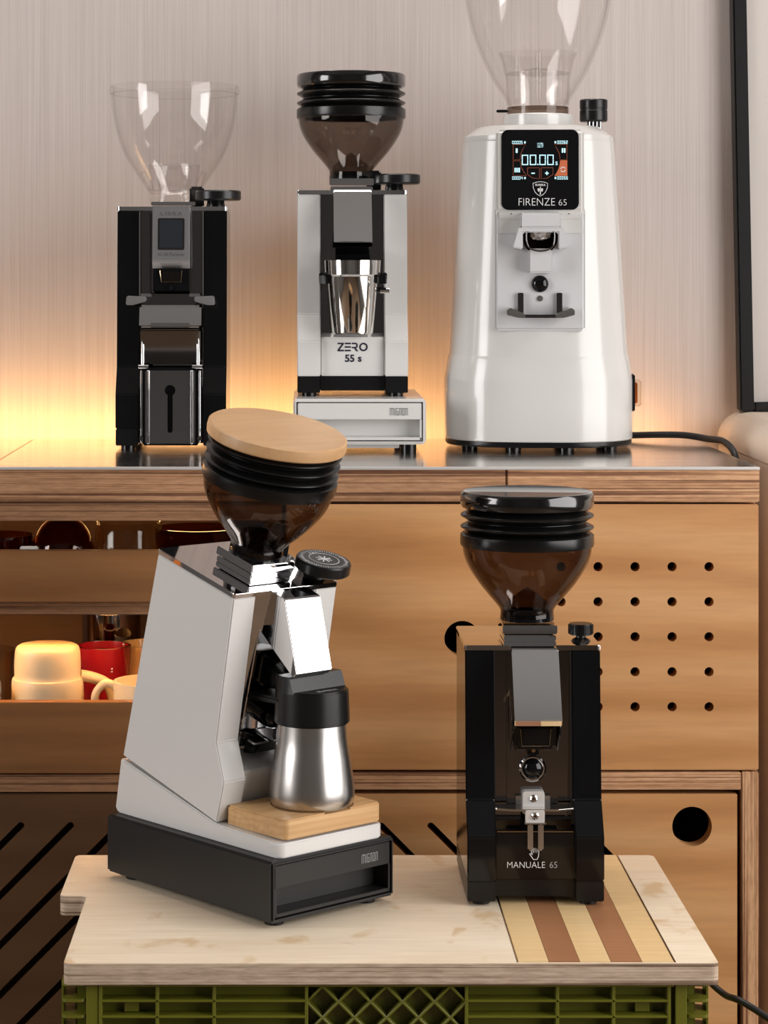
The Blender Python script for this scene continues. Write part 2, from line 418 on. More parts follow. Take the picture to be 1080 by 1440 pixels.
rel(box('rail', (LX0, LX1 - .018), (CY + .001, 2.60), (.3945, .4115), ply_shade, None, .0006), lc)
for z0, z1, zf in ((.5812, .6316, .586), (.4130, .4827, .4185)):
    dr = rel(box('pull_out_front', (LX0, LX1 - .002), (CY, CY + .016), (z0, z1), birch_shade, None, .0008), lc)
    rel(box('pull_out_floor', (LX0 + .02, LX1 - .02), (CY + .016, 2.58), (zf - .005, zf), birch_shade, None, 0), lc)
ld = rel(box('door', (LX0, LX1 - .003), (CY + .004, CY + .02), (.04, .3925), door_shade, None, .0008), lc)
bm = bmesh.new()
for i in range(8): slot_into(bm, (-.277 - .1467 + i * .0489, .361), .42, R(-135), .0068, CY)
cut(ld, bm)
# shelf lamp strips under the rails
o = box('led_strip', (LX0 + .03, LX1 - .05), (-.003, .003), (-.002, .002), led_shelf, None, 0, (0, CY + .034, .5716)); tag(o, 'warm led strip under the rail above the cream mug', 'led strip')
led_sh2 = pmat('warm_led_upper', (1, .7, .35), .5, emit=(1, .55, .20), estr=9)
o = box('led_strip', (LX0 + .03, LX1 - .05), (-.003, .003), (-.002, .002), led_sh2, None, 0, (0, 2.50, .6590)); tag(o, 'warm led strip above the glassware in the upper pull-out', 'led strip')

# things in the lower pull-out
F2, F1 = .4187, .5862
mg = thing('mug', (-.2576, 2.338, F2), 'large cream mug standing upside down in the lower pull-out', 'mug')
prof = curve2([(.0355, 0), (.0362, .012), (.0365, .05), (.0360, .0745), (.0335, .079), (.0335, .092), (.0322, .1065), (.028, .1105)], 4)
lathe('cup_body', prof + [(0, .1105)], cream_mug, mg)
tube('handle', [(.033, .002, .079), (.048, .006, .075), (.062, .008, .066), (.066, .008, .046), (.056, .006, .024), (.033, .002, .016)], .0058, cream_mug, mg)
rm = thing('mug', (-.209, 2.425, F2), 'red mug with small pale lettering behind the cream mug', 'mug')
lathe('cup_body', shell([(.020, 0), (.0235, .003), (.0240, .05), (.0265, .096)], -.003), red_mug, rm, closed=True)
lathe('cup_base', [(0, .002), (.0205, .002), (.0205, .006), (0, .006)], red_mug, rm)
bm = bmesh.new()
for k in range(8):
    if k != 3: bbox_into(bm, (-.0095 + k * .0027, 0, .0015), (.0018, .0012, .0016))
    bbox_into(bm, (-.0095 + k * .0027, 0, -.0015), (.002, .0012, .0012))
fin('lettering', bm, print_white, rm, (.002, -.0258, .074), (R(-3), 0, 0))
lt = thing('steel_canister', (-.208, 2.52, F2), 'dark steel canister with a band at the back of the lower pull-out', 'canister')
lathe('canister_body', [(0, 0), (.032, 0), (.032, .118), (0, .118)], gunmetal, lt)
lathe('canister_lid', [(0, .118), (.027, .118), (.027, .136), (.024, .139), (0, .139)], brushed, lt)
cu = thing('coffee_cup', (-.152, 2.323, F2), 'small cream cup with a round handle beside the cream mug', 'cup')
lathe('cup_body', shell(curve2([(.018, 0), (.029, .006), (.034, .03), (.0345, .077)], 4), -.003), cream_mug, cu, closed=True)
lathe('cup_base', [(0, .002), (.02, .002), (.02, .006), (0, .006)], cream_mug, cu)
tube('handle', [(-.031, 0, .068), (-.045, 0, .074), (-.056, 0, .062), (-.053, 0, .044), (-.042, 0, .038), (-.032, 0, .042)], .0042, cream_mug, cu)
cu2 = thing('coffee_cup', (-.158, 2.462, F2), 'cream cup half hidden behind the small glass', 'cup')
lathe('cup_body', shell(curve2([(.018, 0), (.030, .008), (.0345, .04), (.033, .092)], 4), -.003), cream_mug, cu2, closed=True)
gl = thing('drinking_glass', (-.160, 2.398, F2), 'clear glass beaker with a flared rim beside the white grinder', 'glass')
lathe('glass_body', shell([(.019, .0), (.0200, .004), (.0200, .070), (.0250, .102)], -.0016), clear_g, gl, closed=True)
gl2 = thing('drinking_glass', (-.331, 2.385, F2), 'clear tall glass at the left of the cream mug', 'glass')
lathe('glass_body', shell([(.027, .0), (.030, .004), (.0325, .098)], -.002), clear_g, gl2, closed=True)
lathe('glass_base', [(0, .0), (.027, .0), (.027, .006), (0, .006)], clear_g, gl2)
cu3 = thing('coffee_cup', (-.336, 2.322, F2), 'cream cup just showing at the left edge before the tall glass', 'cup')
lathe('cup_body', shell(curve2([(.016, 0), (.024, .006), (.0285, .03), (.029, .074)], 4), -.003), cream_mug, cu3, closed=True)
# upper pull-out
lathe_o = thing('glass_dome', (-.245, 2.37, F1), 'round amber glass dome in the upper pull-out', 'glass')
lathe('dome', shell(curve2([(.029, .0), (.031, .02), (.029, .045), (.018, .062), (.001, .068)], 4), -.0015), amber, lathe_o, closed=True)
jr = thing('glass_jar', (-.178, 2.37, F1), 'clear glass jar standing among the glassware in the upper pull-out', 'jar')
lathe('jar_body', shell([(.030, 0), (.033, .003), (.033, .058), (.031, .064)], -.002), clear_g, jr, closed=True)
lathe('jar_base', [(0, 0), (.03, 0), (.03, .004), (0, .004)], clear_g, jr)
pl = thing('amber_bowl', (-.108, 2.40, F1), 'dark amber bowl at the right of the glass jar', 'bowl')
lathe('bowl_body', shell(curve2([(.02, 0), (.034, .01), (.042, .035), (.043, .055)], 4), -.002), amber, pl, closed=True)
pl2 = thing('amber_bowl', (-.312, 2.36, F1), 'amber bowl at the far left of the upper pull-out', 'bowl')
lathe('bowl_body', shell(curve2([(.02, 0), (.03, .01), (.035, .03), (.035, .052)], 4), -.002), amber, pl2, closed=True)
cd_ = thing('sugar_sachet', (-.270, 2.298, F1), 'pale paper sachet standing at the upper pull-out front', 'sachet')
rel(box('paper', (-.280, -.262), (2.291, 2.297), (F1, F1 + .0475), white_plastic, None, .001), cd_)

# ------------------------------------------------------------------ right edge: cream box and leaning framed board
cb = thing('cream_bench', (.70, 2.56, 0), 'cream rounded-edge bench box beside the right end of the worktop', 'bench')
poly = [(.49, 0), (.49, .70)] + []
lower = rel(box('side_panel', (.4915, 1.1), (2.40, WY), (0, .7035), cream_box, None, .001), cb)
pr = [(.49, .7045)] + [(.49 + .034 - .034 * cos(a), .709 + .034 * sin(a)) for a in [R(90 * k / 8) for k in range(9)]] + [(1.1, .743), (1.1, .7045)]
o = prism('padded_top', pr, 2.40, WY, cream_box, None, 0, 'y', smooth=40); rel(o, cb)
fb = thing('framed_board', (.512, 2.712, .7435), 'white board in a thin black frame leaning on the wall above the bench', 'board', tilt=0)
fb.rotation_euler = (R(-.4), R(-1.0), 0)
box('frame_side', (0, .0165), (-.012, .012), (0, 1.0), black_plastic, fb, .002)
box('frame_side', (.70, .7165), (-.012, .012), (0, 1.0), black_plastic, fb, .002)
box('frame_bottom', (.0165, .70), (-.012, .012), (0, .0105), black_plastic, fb, .002)
box('frame_top', (.0165, .70), (-.012, .012), (.99, 1.0), black_plastic, fb, .002)
box('panel', (.0155, .701), (-.004, .006), (.0095, .991), white_board, fb, 0)

# ------------------------------------------------------------------ the low table: board on an olive crate
BZ = .35
bd = thing('plywood_board', (.07, 2.03, BZ - .0175), 'pale plywood board with striped inlay lying on the olive crate', 'board')
def rpoly(pts, r, n=5):
    out = []
    for i, p in enumerate(pts):
        p = Vector(p); a = Vector(pts[i - 1]); b = Vector(pts[(i + 1) % len(pts)])
        u = (a - p).normalized(); v = (b - p).normalized()
        p0 = p + u * r; p1 = p + v * r
        for k in range(n + 1):
            t = k / n; q = p0.lerp(p, t).lerp(p.lerp(p1, t), t); out.append((q.x, q.y))
    return out
YF, YB = 1.855, 2.203
outl = rpoly([(-.192, YF), (.335, YF), (.335, YB), (-.216, YB), (-.216, 2.057), (-.192, 2.057)], .007)
bm = bmesh.new(); prism_into(bm, outl, BZ - .0175, BZ, 'z')
o = fin('board_panel', bm, birch_lt, None, None, None, False, .0006); o.data.materials.append(ply_bd)
for p in o.data.polygons:
    if abs(p.normal.z) < .5: p.material_index = 1
bm = bmesh.new(); bbox_into(bm, ((.1725 + .3008) / 2, (1.8585 + 2.25) / 2, BZ), (.3008 - .1725, 2.25 - 1.8585, .006)); cut(o, bm)
for p in o.data.polygons:
    p.material_index = 0 if p.normal.z > .5 else 1
rel(o, bd)
xs = [.174, .1985, .2235, .2485, .2735, .2990]
for i in range(5):
    rel(box('inlay_strip', (xs[i] + .0001, xs[i + 1] - .0001), (1.8592, 2.2028), (BZ - .0028, BZ + .0002), walnut if i % 2 else maple, None, .0002), bd)

cr = thing('plastic_crate', (.067, 2.03, 0), 'olive green ribbed plastic crate under the plywood board', 'crate')
KX0, KX1, KY, KT = -.1945, .3295, 1.862, BZ - .0180
rel(box('front_wall', (KX0 + .012, KX1 - .012), (KY + .014, KY + .018), (.006, KT - .001), olive, None, 0), cr)
rel(box('back_wall', (KX0 + .01, KX1 - .01), (2.195, 2.199), (.006, KT - .001), olive, None, 0), cr)
rel(box('side_wall', (KX0 + .010, KX0 + .014), (KY + .018, 2.195), (.006, KT - .001), olive, None, 0), cr)
rel(box('side_wall', (KX1 - .014, KX1 - .010), (KY + .018, 2.195), (.006, KT - .001), olive, None, 0), cr)
rel(box('crate_floor', (KX0 + .01, KX1 - .01), (KY + .014, 2.199), (0, .006), olive, None, 0), cr)
def kx(px): return (px - 425) / 1745
def rib(n, x, z, y=(KY, KY + .0145)):
    rel(box(n, x, y, z, olive, None, .0005, seg=1), cr)
ZR = [KT - .0028 - .0126 * k for k in range(26)]
rib('rim', (kx(139), kx(948)), (KT - .003, KT))
for k in range(1, 25):
    z = KT - .0015 - .01285 * k
    for a, b in ((142, 430), (657, 939)):
        rib('rib', (kx(a), kx(b)), (z - .0011, z + .0011))
for px in (141, 221, 301, 431, 656, 784, 863, 941):
    rib('rib', (kx(px) - .0013, kx(px) + .0013), (.006, KT - .002))
# corner posts with open stepped pockets
for sgn, a, b, c in ((-1, 86, 121, 138), (1, 998, 966, 950)):
    x0, x1 = sorted((kx(b), kx(c))); rib('corner_post', (x0, x1), (.0, KT - .0005), (KY + .001, KY + .03))
    x0, x1 = sorted((kx(a), kx(b)))
    for k in range(25):
        z = KT - .0015 - .01285 * k
        rel(prism('corner_step', rpoly([(x0, KY + .001), (x1, KY + .001), (x1, KY + .03), (x0, KY + .03)], .006, 4), z - .0012, z + .0012, olive, None, 0, 'z'), cr)
    xe = kx(a)
    rel(box('corner_edge', (xe - .001, xe + .001), (KY + .012, KY + .03), (0, KT - .001), olive, None, .0004), cr)
# diamond lattice in the middle
LXa, LXb = kx(431), kx(656); nD = 5; dw = (LXb - LXa) / nD; dh = .0255; LT = KT - .003
def lat(x0, z0, x1, z1):
    d = Vector((x1 - x0, 0, z1 - z0)); L_ = d.length
    ang = math.atan2(d.z, d.x)
    o = box('lattice_bar', (-L_ / 2, L_ / 2), (-.006, .006), (-.0010, .0010), olive, None, .0004, ((x0 + x1) / 2, KY + .0075, (z0 + z1) / 2), (0, -ang, 0), 1)
    rel(o, cr)
for row in range(12):
    zt = LT - row * dh
    for i in range(nD):
        xm = LXa + (i + .5) * dw
        lat(xm, zt, LXa + (i + 1) * dw, zt - dh / 2); lat(xm, zt, LXa + i * dw, zt - dh / 2)
        lat(LXa + i * dw, zt - dh / 2, xm, zt - dh); lat(LXa + (i + 1) * dw, zt - dh / 2, xm, zt - dh)
for px in (184, 905):
    rib('clip_block', (kx(px) - .006, kx(px) + .006), (KT - .0255, KT - .0135), (KY + .008, KY + .014))

cb2 = tube('power_cable', [(.27, 2.235, .30), (.335, 2.225, .285), (.362, 2.17, .262), (.385, 2.12, .2445), (.42, 2.08, .2335), (.60, 2.0, .12), (.70, 1.95, .006), (.85, 1.95, .0045)], .0031, cable_m)
tag(cb2, 'black power cable drooping to the right of the olive crate', 'cable')

# ------------------------------------------------------------------ grinders of the small square kind
def bellows_hopper(g, ax, z0, bowl_mat, lid_mat, lid='flat'):
    """bowl, collar, bellows and lid above z0 on the axis y = ax"""
    L0 = (0, ax, z0)
    lathe('throat', [(0, 0), (.0245, 0), (.0245, .003), (.0236, .0035), (.0236, .008), (0, .008)], black_gloss, g, L0)
    bowl = curve2([(.0243, .003), (.0245, .0095), (.0296, .0165), (.0427, .0320), (.0531, .0478), (.0577, .0600), (.0591, .0720)], 5)
    lathe('hopper_bowl', shell(bowl, .0016), bowl_mat, g, L0, closed=True, seg=64)
    lathe('deflector', [(.0, .030), (.020, .015), (.021, .008), (0, .008)], bowl_mat, g, L0, seg=6, smooth=False)
    lathe('collar', [(.052, .0675), (.0602, .0675), (.0608, .0695), (.0606, .0775), (.0585, .0793), (.052, .080)], black_rubber, g, L0, closed=True, seg=64)
    flat = lid == 'flat'
    n = 2 if flat else 3
    zz = .0790; st = .0105 if flat else .0088
    pr = [(.050, .077)]
    for k in range(n):
        a = zz + st * k
        pr += [(.0530, a + .0003), (.0570, a + st * .28), (.0600, a + st * .44), (.0606, a + st * .54), (.0600, a + st * .64), (.0565, a + st * .80), (.0530, a + st * .99)]
    top = zz + st * n + .002
    pr += [(.0530, top), (.050, top)]
    lathe('bellows', pr, black_rubber, g, L0, closed=True, seg=64)
    if flat:
        lathe('lid', [(0, .1000), (.0545, .1000), (.0595, .1025), (.0606, .1050), (.0606, .1145), (.0592, .1165), (.0578, .1168), (.0568, .1163), (0, .1163)], lid_mat, g, L0, seg=72)
    else:
        z = top - .002
        lathe('lid', [(0, z), (.0605, z), (.0625, z + .0015), (.0630, z + .006), (.0625, z + .0108), (.0608, z + .0120), (0, z + .0120)], lid_mat, g, L0, seg=72)

def mignon(name, label, loc, paint, hp=.022, hx=0, rz=0, tilt=0, knob='dial', chute=True, channel=chrome, ax=.078, bh=.0185):
    """housing: two pillars with a kinked front, recessed chrome channel, top plate; front at y=0, back at y=.142
    hp plinth height, hx extra body height"""
    g = thing(name, loc, label, 'coffee grinder', rz, tilt)
    H = .1975 + hx
    T = hp + H
    side = [(0, hp), (0, hp + .038), (.019, hp + .067), (.0295, T), (.141, T), (.142, hp)]
    bm = bmesh.new()
    for s in (-1, 1):
        a, b = sorted((s * .0345, s * .06)); prism_into(bm, side, a, b)
    prism_into(bm, [(.006, hp), (.005, hp + .042), (.038, hp + .046), (.038, T), (.1405, T), (.1415, hp)], -.0345, .0345)
    hs = fin('housing', bm, paint, g, None, None, 40, .0011)
    # polished channel
    bm = bmesh.new(); bbox_into(bm, (0, .0370, (hp + .0425 + T) / 2), (.0688, .002, T - hp - .0425))
    for s in (-1, 1):
        a, b = sorted((s * .0344, s * .0334)); prism_into(bm, [(.0215, hp + .0445), (.0225, hp + .068), (.032, T), (.037, T), (.037, hp + .0445)], a, b)
    fin('channel_liner', bm, channel, g)
    box('spine', (-.0225, .0225), (.031, .0372), (hp + .0535, T), channel, g, .0008)
    if hp:
        bm = bmesh.new()
        for s in (-1, 1):
            a, b = sorted((s * .0352, s * .0598)); bbox_into(bm, ((a + b) / 2, .071, hp / 2 + .002), (b - a, .1412, hp - .004))
        bbox_into(bm, (0, .0745, hp / 2 + .003), (.0706, .130, hp - .006))
        fin('plinth', bm, black_plastic, g, None, None, False, .0008)
        for x in (-.047, .047):
            for y in (.014, .126): cyl('foot', (x, y, .0018), .008, .0036, black_rubber, g, 'z', 20, .0004)
    tp = rrect(.1212, .1145, .003, 4, 0, .0855)
    prism('top_plate', tp, T, T + .0045, chrome, g, .0006, 'z')
    # throat block in two tiers
    box('throat_block', (-.0235, .0235), (ax - .0255, ax + .025), (T + .0045, T + bh * .52), chrome, g, .0008)
    box('throat_block_upper', (-.0245, .0245), (ax - .0265, ax + .026), (T + bh * .58, T + bh), chrome, g, .0008)
    if chute:
        prism('chute', [(.040, T + .0044), (.0085, T + .0040), (.0065, T + .0020), (-.0240, T - .0525), (-.0205, T - .0580), (.030, T - .036), (.040, T - .02)], -.0206, .0206, chrome, g, .0006)
    if knob == 'small':
        cyl('knob', (.0455, .052, T + .0155), .0108, .010, black_plastic, g, 'z', 40, .0008)
        bm = bmesh.new()
        for k in range(40):
            a = 2 * pi * k / 40; v = bbox_into(bm, (0, 0, 0), (.0009, .0007, .008))
            for q in v: q.co = Matrix.Rotation(a, 3, 'Z') @ (q.co + Vector((.0109, 0, 0))) + Vector((.0455, .052, T + .0155))
        fin('knurling', bm, black_plastic, g)
        lathe('knob_stem', [(0, 0), (.0088, 0), (.0075, .002), (.0045, .0035), (.0045, .007), (0, .007)], black_plastic, g, (.0455, .052, T + .0045), seg=24)
        prism('pointer', [(-.003, 0), (.003, 0), (0, .005)], .034, .038, chrome, g, .0003, 'y', (.0455, 0, T + .0045))
    elif knob == 'dial':
        k = (.0500, .042, T + .0115)
        lathe('dial', [(0, 0), (.0235, 0), (.0252, .0015), (.0252, .0095), (.0242, .0108), (0, .0108)], black_plastic, g, k, seg=48)
        lathe('dial_hub', [(.0, .0), (.0105, 0), (.0095, .006), (.009, .0085), (0, .0085)], black_rubber, g, (.0470, .048, T + .0045), seg=24)
        box('dial_latch', (.017, .033), (.070, .081), (T + .0045, T + .028), black_plastic, g, .002)
    return g, T

# --- rear left: black, clear hopper, little unlit display
gL, T = mignon('coffee_grinder', 'black coffee grinder with a tall clear hopper and a small dark display', (-.1425, 2.504, CT), black_gloss, hx=.040, channel=gunmetal, chute=False, ax=.075, bh=.0105)
ax = .075
lathe('hopper_base', [(0, 0), (.027, 0), (.027, .004), (.0255, .005), (.0255, .013), (0, .013)], clear, gL, (0, ax, T + .0105))
hp_ = curve2([(.0265, .009), (.031, .015), (.044, .034), (.056, .054), (.0645, .078), (.0690, .102), (.0705, .121)], 5)
lathe('hopper_bowl', shell(hp_, .0018), clear, gL, (0, ax, T + .0105), closed=True, seg=72)
lathe('hopper_rim', [(.0685, .1205), (.0722, .1205), (.0722, .1245), (.0712, .1295), (.0695, .1300), (.0685, .1250)], clear, gL, (0, ax, T + .0105), closed=True, seg=72)
lathe('inner_cup', shell([(.024, .013), (.026, .018), (.029, .042)], .0015), clear, gL, (0, ax, T + .0105), closed=True)
for s in (-1, 1):
    box('inner_wedge', (-.003, .003), (-.009, .009), (0, .022), clear, gL, .001, (s * .025, ax - .012, T + .0240), (0, R(s * 24), 0))
# head block with the display
prism('head_block', [(.040, T + .0035), (.012, T + .0035), (.004, T - .0555), (.010, T - .064), (.042, T - .052)], -.0205, .0205, satin_head, gL, .0008)
tl = math.atan2(.008, .059)
hd = thing('tmp', (0, 0, 0), None, None); hd.parent = gL; hd.location = (0, .0080, T - .026); hd.rotation_euler = (-tl, 0, 0); hd.name = 'display_unit'
box('display_bezel', (-.0145, .0145), (-.0012, .002), (-.0175, .0175), gunmetal, hd, .0008)
box('display', (-.0125, .0125), (-.0017, .0), (-.0155, .0155), lcd_off, hd, .0003)
text('lettering', 'LIBRA', .0062, engrave, hd, (0, -.0006, .0222), sx=1.25, spacing=1.25)
text('lettering', '65 All Purpose', .0048, engrave, hd, (0, -.0006, -.0225))
prism('spout', [(.036, T - .058), (.010, T - .062), (.006, T - .088), (.036, T - .092)], -.0195, .0195, black_gloss, gL, .001)
box('spout_mouth', (-.0105, .0105), (.0045, .010), (T - .0775, T - .0665), dark_void, gL, .0006)
tube('mouth_frame', [(-.0118, .0055, T - .0655), (-.0105, .0045, T - .078), (.0105, .0045, T - .078), (.0118, .0055, T - .0655)], .0005, gold, gL, 6, 0)
cyl('button', (0, .0045, T - .0845), .0022, .003, black_plastic, gL)
# side rails of the channel
for s in (-1, 1):
    box('channel_trim', (s * .0285 - .0045, s * .0285 + .0045), (.016, .034), (T - .0930, T - .002), gunmetal, gL, .0012)
    box('trim_edge', (s * .0345 - .0006, s * .0345 + .0006), (.0128, .0145), (T - .0930, T - .001), chrome, gL, .0003)
# fork: wide wings and curved front bar
zf = T - .0950
prism('fork_bar', [(-.030, zf + .004), (-.027, zf - .009), (.027, zf - .009), (.030, zf + .004)], -.004, .016, gunmetal, gL, .002, 'y')
for s in (-1, 1):
    w_ = [(s * .026, zf + .001), (s * .047, zf + .002), (s * .048, zf - .008), (s * .040, zf - .008), (s * .026, zf - .004)]
    prism('fork_wing', w_ if s > 0 else w_[::-1], -.012, .012, satin_head, gL, .001, 'y')
    prism('fork_strip', [(s * .021, zf + .0045), (s * .032, zf + .0045), (s * .0325, zf + .001), (s * .020, zf + .001)][::s], -.006, .002, chrome, gL, .0004, 'y')
# hinged holder plates under the fork
prism('holder_head', [(.012, zf - .008), (-.006, zf - .008), (-.014, zf - .032), (.012, zf - .036)], -.0335, .0335, chrome, gL, .0025)
prism('holder_plate', [(.016, zf - .034), (-.010, zf - .034), (-.002, zf - .072), (.016, zf - .072)], -.0325, .0325, gunmetal, gL, .002)
box('holder_lip', (-.022, .022), (-.0155, -.010), (zf - .031, zf - .027), steel_pol, gL, .0015)
for s in (-1, 1):
    tube('holder_arm', [(s * .0295, -.004, zf - .042), (s * .030, -.006, zf - .060), (s * .030, -.007, zf - .073)], .0019, chrome, gL)
    cyl('holder_pin', (s * .029, -.008, zf - .0745), .0024, .011, chrome, gL, 'x', 20)
lp = prism('scale_plate', rrect(.054, .079, .002, 4, 0, zf - .118), -.012, -.004, dark_brushed, gL, .0012, 'y')
bm = bmesh.new(); slot_into(bm, (0, zf - .100), .043, R(-90), .0056, 0); cut(lp, bm)
bm = bmesh.new(); cyl_into(bm, (0, -.008, zf - .100), .0058, .05, 'y', 32); cut(lp, bm)
box('scale_backing', (-.030, .030), (-.0035, .0055), (zf - .160, zf - .076), black_gloss, gL, .001)
for s in (-1, 1):
    cyl('side_rod', (s * .0315, -.005, zf - .118), .0012, .078, chrome, gL, 'z', 12)
    cyl('guide_rod', (s * .0235, -.0128, zf - .118), .0017, .079, chrome, gL, 'z', 12)
    cyl('plate_screw', (s * .0315, -.006, zf - .152), .0025, .004, gunmetal, gL)

# --- rear middle: white single-dose grinder on a white drawer
def wordmark(parent, mat, cx, y, cz, h):
    """squared lettering of tall thin strokes: m i g n o n"""
    bm = bmesh.new(); t = .10; wd = .44; x = 0; bars_ = []
    for ch in 'mignon':
        if ch == 'm':
            bars_ += [(x, 0, x + t, 1), (x + .34, 0, x + .34 + t, 1), (x + .68, 0, x + .68 + t, 1), (x, 1 - t, x + .68 + t, 1)]; x += .96
        elif ch == 'i': bars_ += [(x, 0, x + t, 1)]; x += .28
        elif ch == 'g': bars_ += [(x, 0, x + t, 1), (x, 1 - t, x + wd, 1), (x, 0, x + wd, t), (x + wd - t, 0, x + wd, .55), (x + .2, .5, x + wd, .5 + t)]; x += .62
        elif ch == 'n': bars_ += [(x, 0, x + t, 1), (x + wd - t, 0, x + wd, 1), (x, 1 - t, x + wd, 1)]; x += .62
        else: bars_ += [(x, 0, x + t, 1), (x + wd - t, 0, x + wd, 1), (x, 1 - t, x + wd, 1), (x, 0, x + wd, t)]; x += .62
    tot = x - .18
    for a, b, c, d in bars_: bbox_into(bm, (cx + ((a + c) / 2 - tot / 2) * h * .86, y, cz + ((b + d) / 2 - .5) * h * 1.25), ((c - a) * h * .86, .0002, (d - b) * h * 1.25))
    return fin('lettering', bm, mat, parent)
def drawer_base(name, label, loc, rz, paint, prt, W=.141, D=.212, Hh=.0575, z0=.009):
    d = thing(name, loc, label, 'drawer box', rz)
    bm = bmesh.new()
    for a in (-1, 1): bbox_into(bm, (a * (W / 2 - .0018), D / 2, (z0 + Hh) / 2), (.0036, D, Hh - z0))
    bbox_into(bm, (0, D / 2, Hh - .0018), (W - .0072, D, .0036)); bbox_into(bm, (0, D / 2, z0 + .0018), (W - .0072, D, .0036))
    bbox_into(bm, (0, D - .0018, (z0 + Hh) / 2), (W - .0072, .0036, Hh - z0 - .0072))
    ca = box('case', (-W / 2, W / 2), (0, D), (z0, Hh), paint, d, .0022)
    bm = bmesh.new(); bbox_into(bm, (0, .09, (z0 + Hh) / 2), (W - .0066, .19, Hh - z0 - .0066)); cut(ca, bm)
    for p in ca.data.polygons: p.use_smooth = True
    ca.data.set_sharp_from_angle(angle=R(35))
    # drawer: upper facia, recessed pull below
    x = W / 2 - .0045; za, zb = z0 + .0045, Hh - .0045; zm = za + (zb - za) * .56
    dr = box('drawer', (-x, x), (.0012, .030), (zm, zb), paint, d, .0006)
    box('drawer_pull', (-x, x), (.020, .16), (za + .003, zm), paint, dr, .0005)
    box('drawer_lip', (-x, x), (.0012, .024), (za, za + .003), paint, dr, .0004)
    for a in (-1, 1): box('drawer_cheek', (a * (x - .001) - .001, a * (x - .001) + .001), (.0012, .024), (za, zm), paint, dr, 0)
    box('drawer_tray', (-x + .002, x - .002), (.03, .18), (za + .001, zb - .004), paint, dr, 0)
    wordmark(dr, prt, x - .0245, .0009, (zm + zb) / 2 - .0005, .0062)
    for a in (-1, 1):
        for y in (.018, D - .02): cyl('foot', (a * (W / 2 - .018), y, z0 / 2), .0085, z0, black_rubber, d, 'z', 20)
    box('under_tray', (-W / 2 + .02, W / 2 - .028), (.012, D - .01), (z0 / 2, z0), paint, d, .0006)
    return d
drawer_base('drawer_box', 'white metal knock-box drawer under the white rear grinder', (.061, 2.452, CT), 0, white_paint, print_grey)
gZ, T = mignon('coffee_grinder', 'white coffee grinder with black bellows hopper holding a steel cup on a white drawer', (.0545, 2.497, CT + .0576), white_paint, channel=gunmetal)
bellows_hopper(gZ, .078, T + .0185, smoke, lid_black)
hp = .022
# lettering with the three-bar E
def zero_logo(g, y, z, s):
    bm = bmesh.new()
    def bar(x0, x1, z0, z1): bbox_into(bm, ((x0 + x1) / 2 * s, 0, (z0 + z1) / 2 * s), ((x1 - x0) * s, .0003, (z1 - z0) * s))
    def poly(pts): prism_into(bm, [(a * s, b * s) for a, b in pts], -.00015, .00015, 'y')
    bar(-1.75, -1.02, .82, 1.0); bar(-1.75, -1.02, 0, .18); poly([(-1.25, .84), (-1.02, .84), (-1.52, .16), (-1.75, .16)])
    for a in (0, .41, .82): bar(-.9, -.2, a, a + .18)
    bar(-.08, .42, .82, 1.0); poly([(.42, 1), (.6, .85), (.6, .5), (.42, .36), (.36, .5), (.42, .58), (.42, .82)]); bar(-.08, .42, .36, .52); poly([(.18, .36), (.4, .36), (.66, 0), (.42, 0)])
    ring = [(1.27 + .5 * cos(a), .5 + .5 * sin(a)) for a in [2 * pi * k / 28 for k in range(28)]]
    inn = [(1.27 + .31 * cos(a), .5 + .31 * sin(a)) for a in [2 * pi * k / 28 for k in range(28)]]
    for k in range(28):
        j = (k + 1) % 28; poly([ring[k], ring[j], inn[j], inn[k]])
    return fin('lettering', bm, print_black, g, (0, y, z))
zero_logo(gZ, .00495, hp + .0268, .0093)
text('lettering', '55', .0108, print_black, gZ, (-.0030, .0052, hp + .0188), bold=.0003)
text('lettering', 's', .0108, print_black, gZ, (.0078, .0052, hp + .0190), bold=.0003)
prism('outlet', [(.031, T - .058), (-.008, T - .066), (-.002, T - .082), (.031, T - .088)], -.0185, .0185, black_gloss, gZ, .001)
# black cup holder wings and side knob
for s in (-1, 1):
    prism('cup_holder', rpoly([(s * .0255, .008), (s * .0255, -.022), (s * .036, -.026), (s * .0365, .002), (s * .030, .031), (s * .026, .031)], .002, 3), hp + .100, hp + .109, black_plastic, gZ, .001, 'z')
    box('holder_tab', (s * .034 - .0025, s * .034 + .0025), (-.022, -.008), (hp + .104, hp + .112), black_plastic, gZ, .001)
cyl('side_button', (.0345, -.002, hp + .0925), .0035, .010, chrome, gZ, 'x', 20)
cup = thing('dosing_cup', (.0545 - .0005, 2.497 - .0165, CT + .0576 + hp + .0466), 'tall polished steel dosing cup held under the white rear grinder', 'cup')
lathe('cup_body', shell([(.0205, 0), (.0213, .0015), (.0272, .078)], -.0011), steel_pol, cup, closed=True, seg=64)
lathe('cup_base', [(0, .0012), (.0208, .0012), (.0208, .003), (0, .003)], steel_pol, cup)
lathe('cup_collar', shell([(.0262, .062), (.0283, .0635), (.0290, .0785)], -.0012), steel_pol, cup, closed=True, seg=64)
# bracket arm from the holder to the channel
for s in (-1, 1):
    box('holder_arm', (s * .030 - .002, s * .030 + .002), (.0, .0372), (hp + .101, hp + .107), black_plastic, gZ, .0008)

# --- front right: black manual grinder
gM, T = mignon('coffee_grinder', 'black coffee grinder with smoked hopper and small knurled knob on the striped inlay', (.2045, 2.0225, BZ + .0002), black_gloss, knob='small', channel=gunmetal)
bellows_hopper(gM, .080, T + .0200, smoke_dk, lid_black)
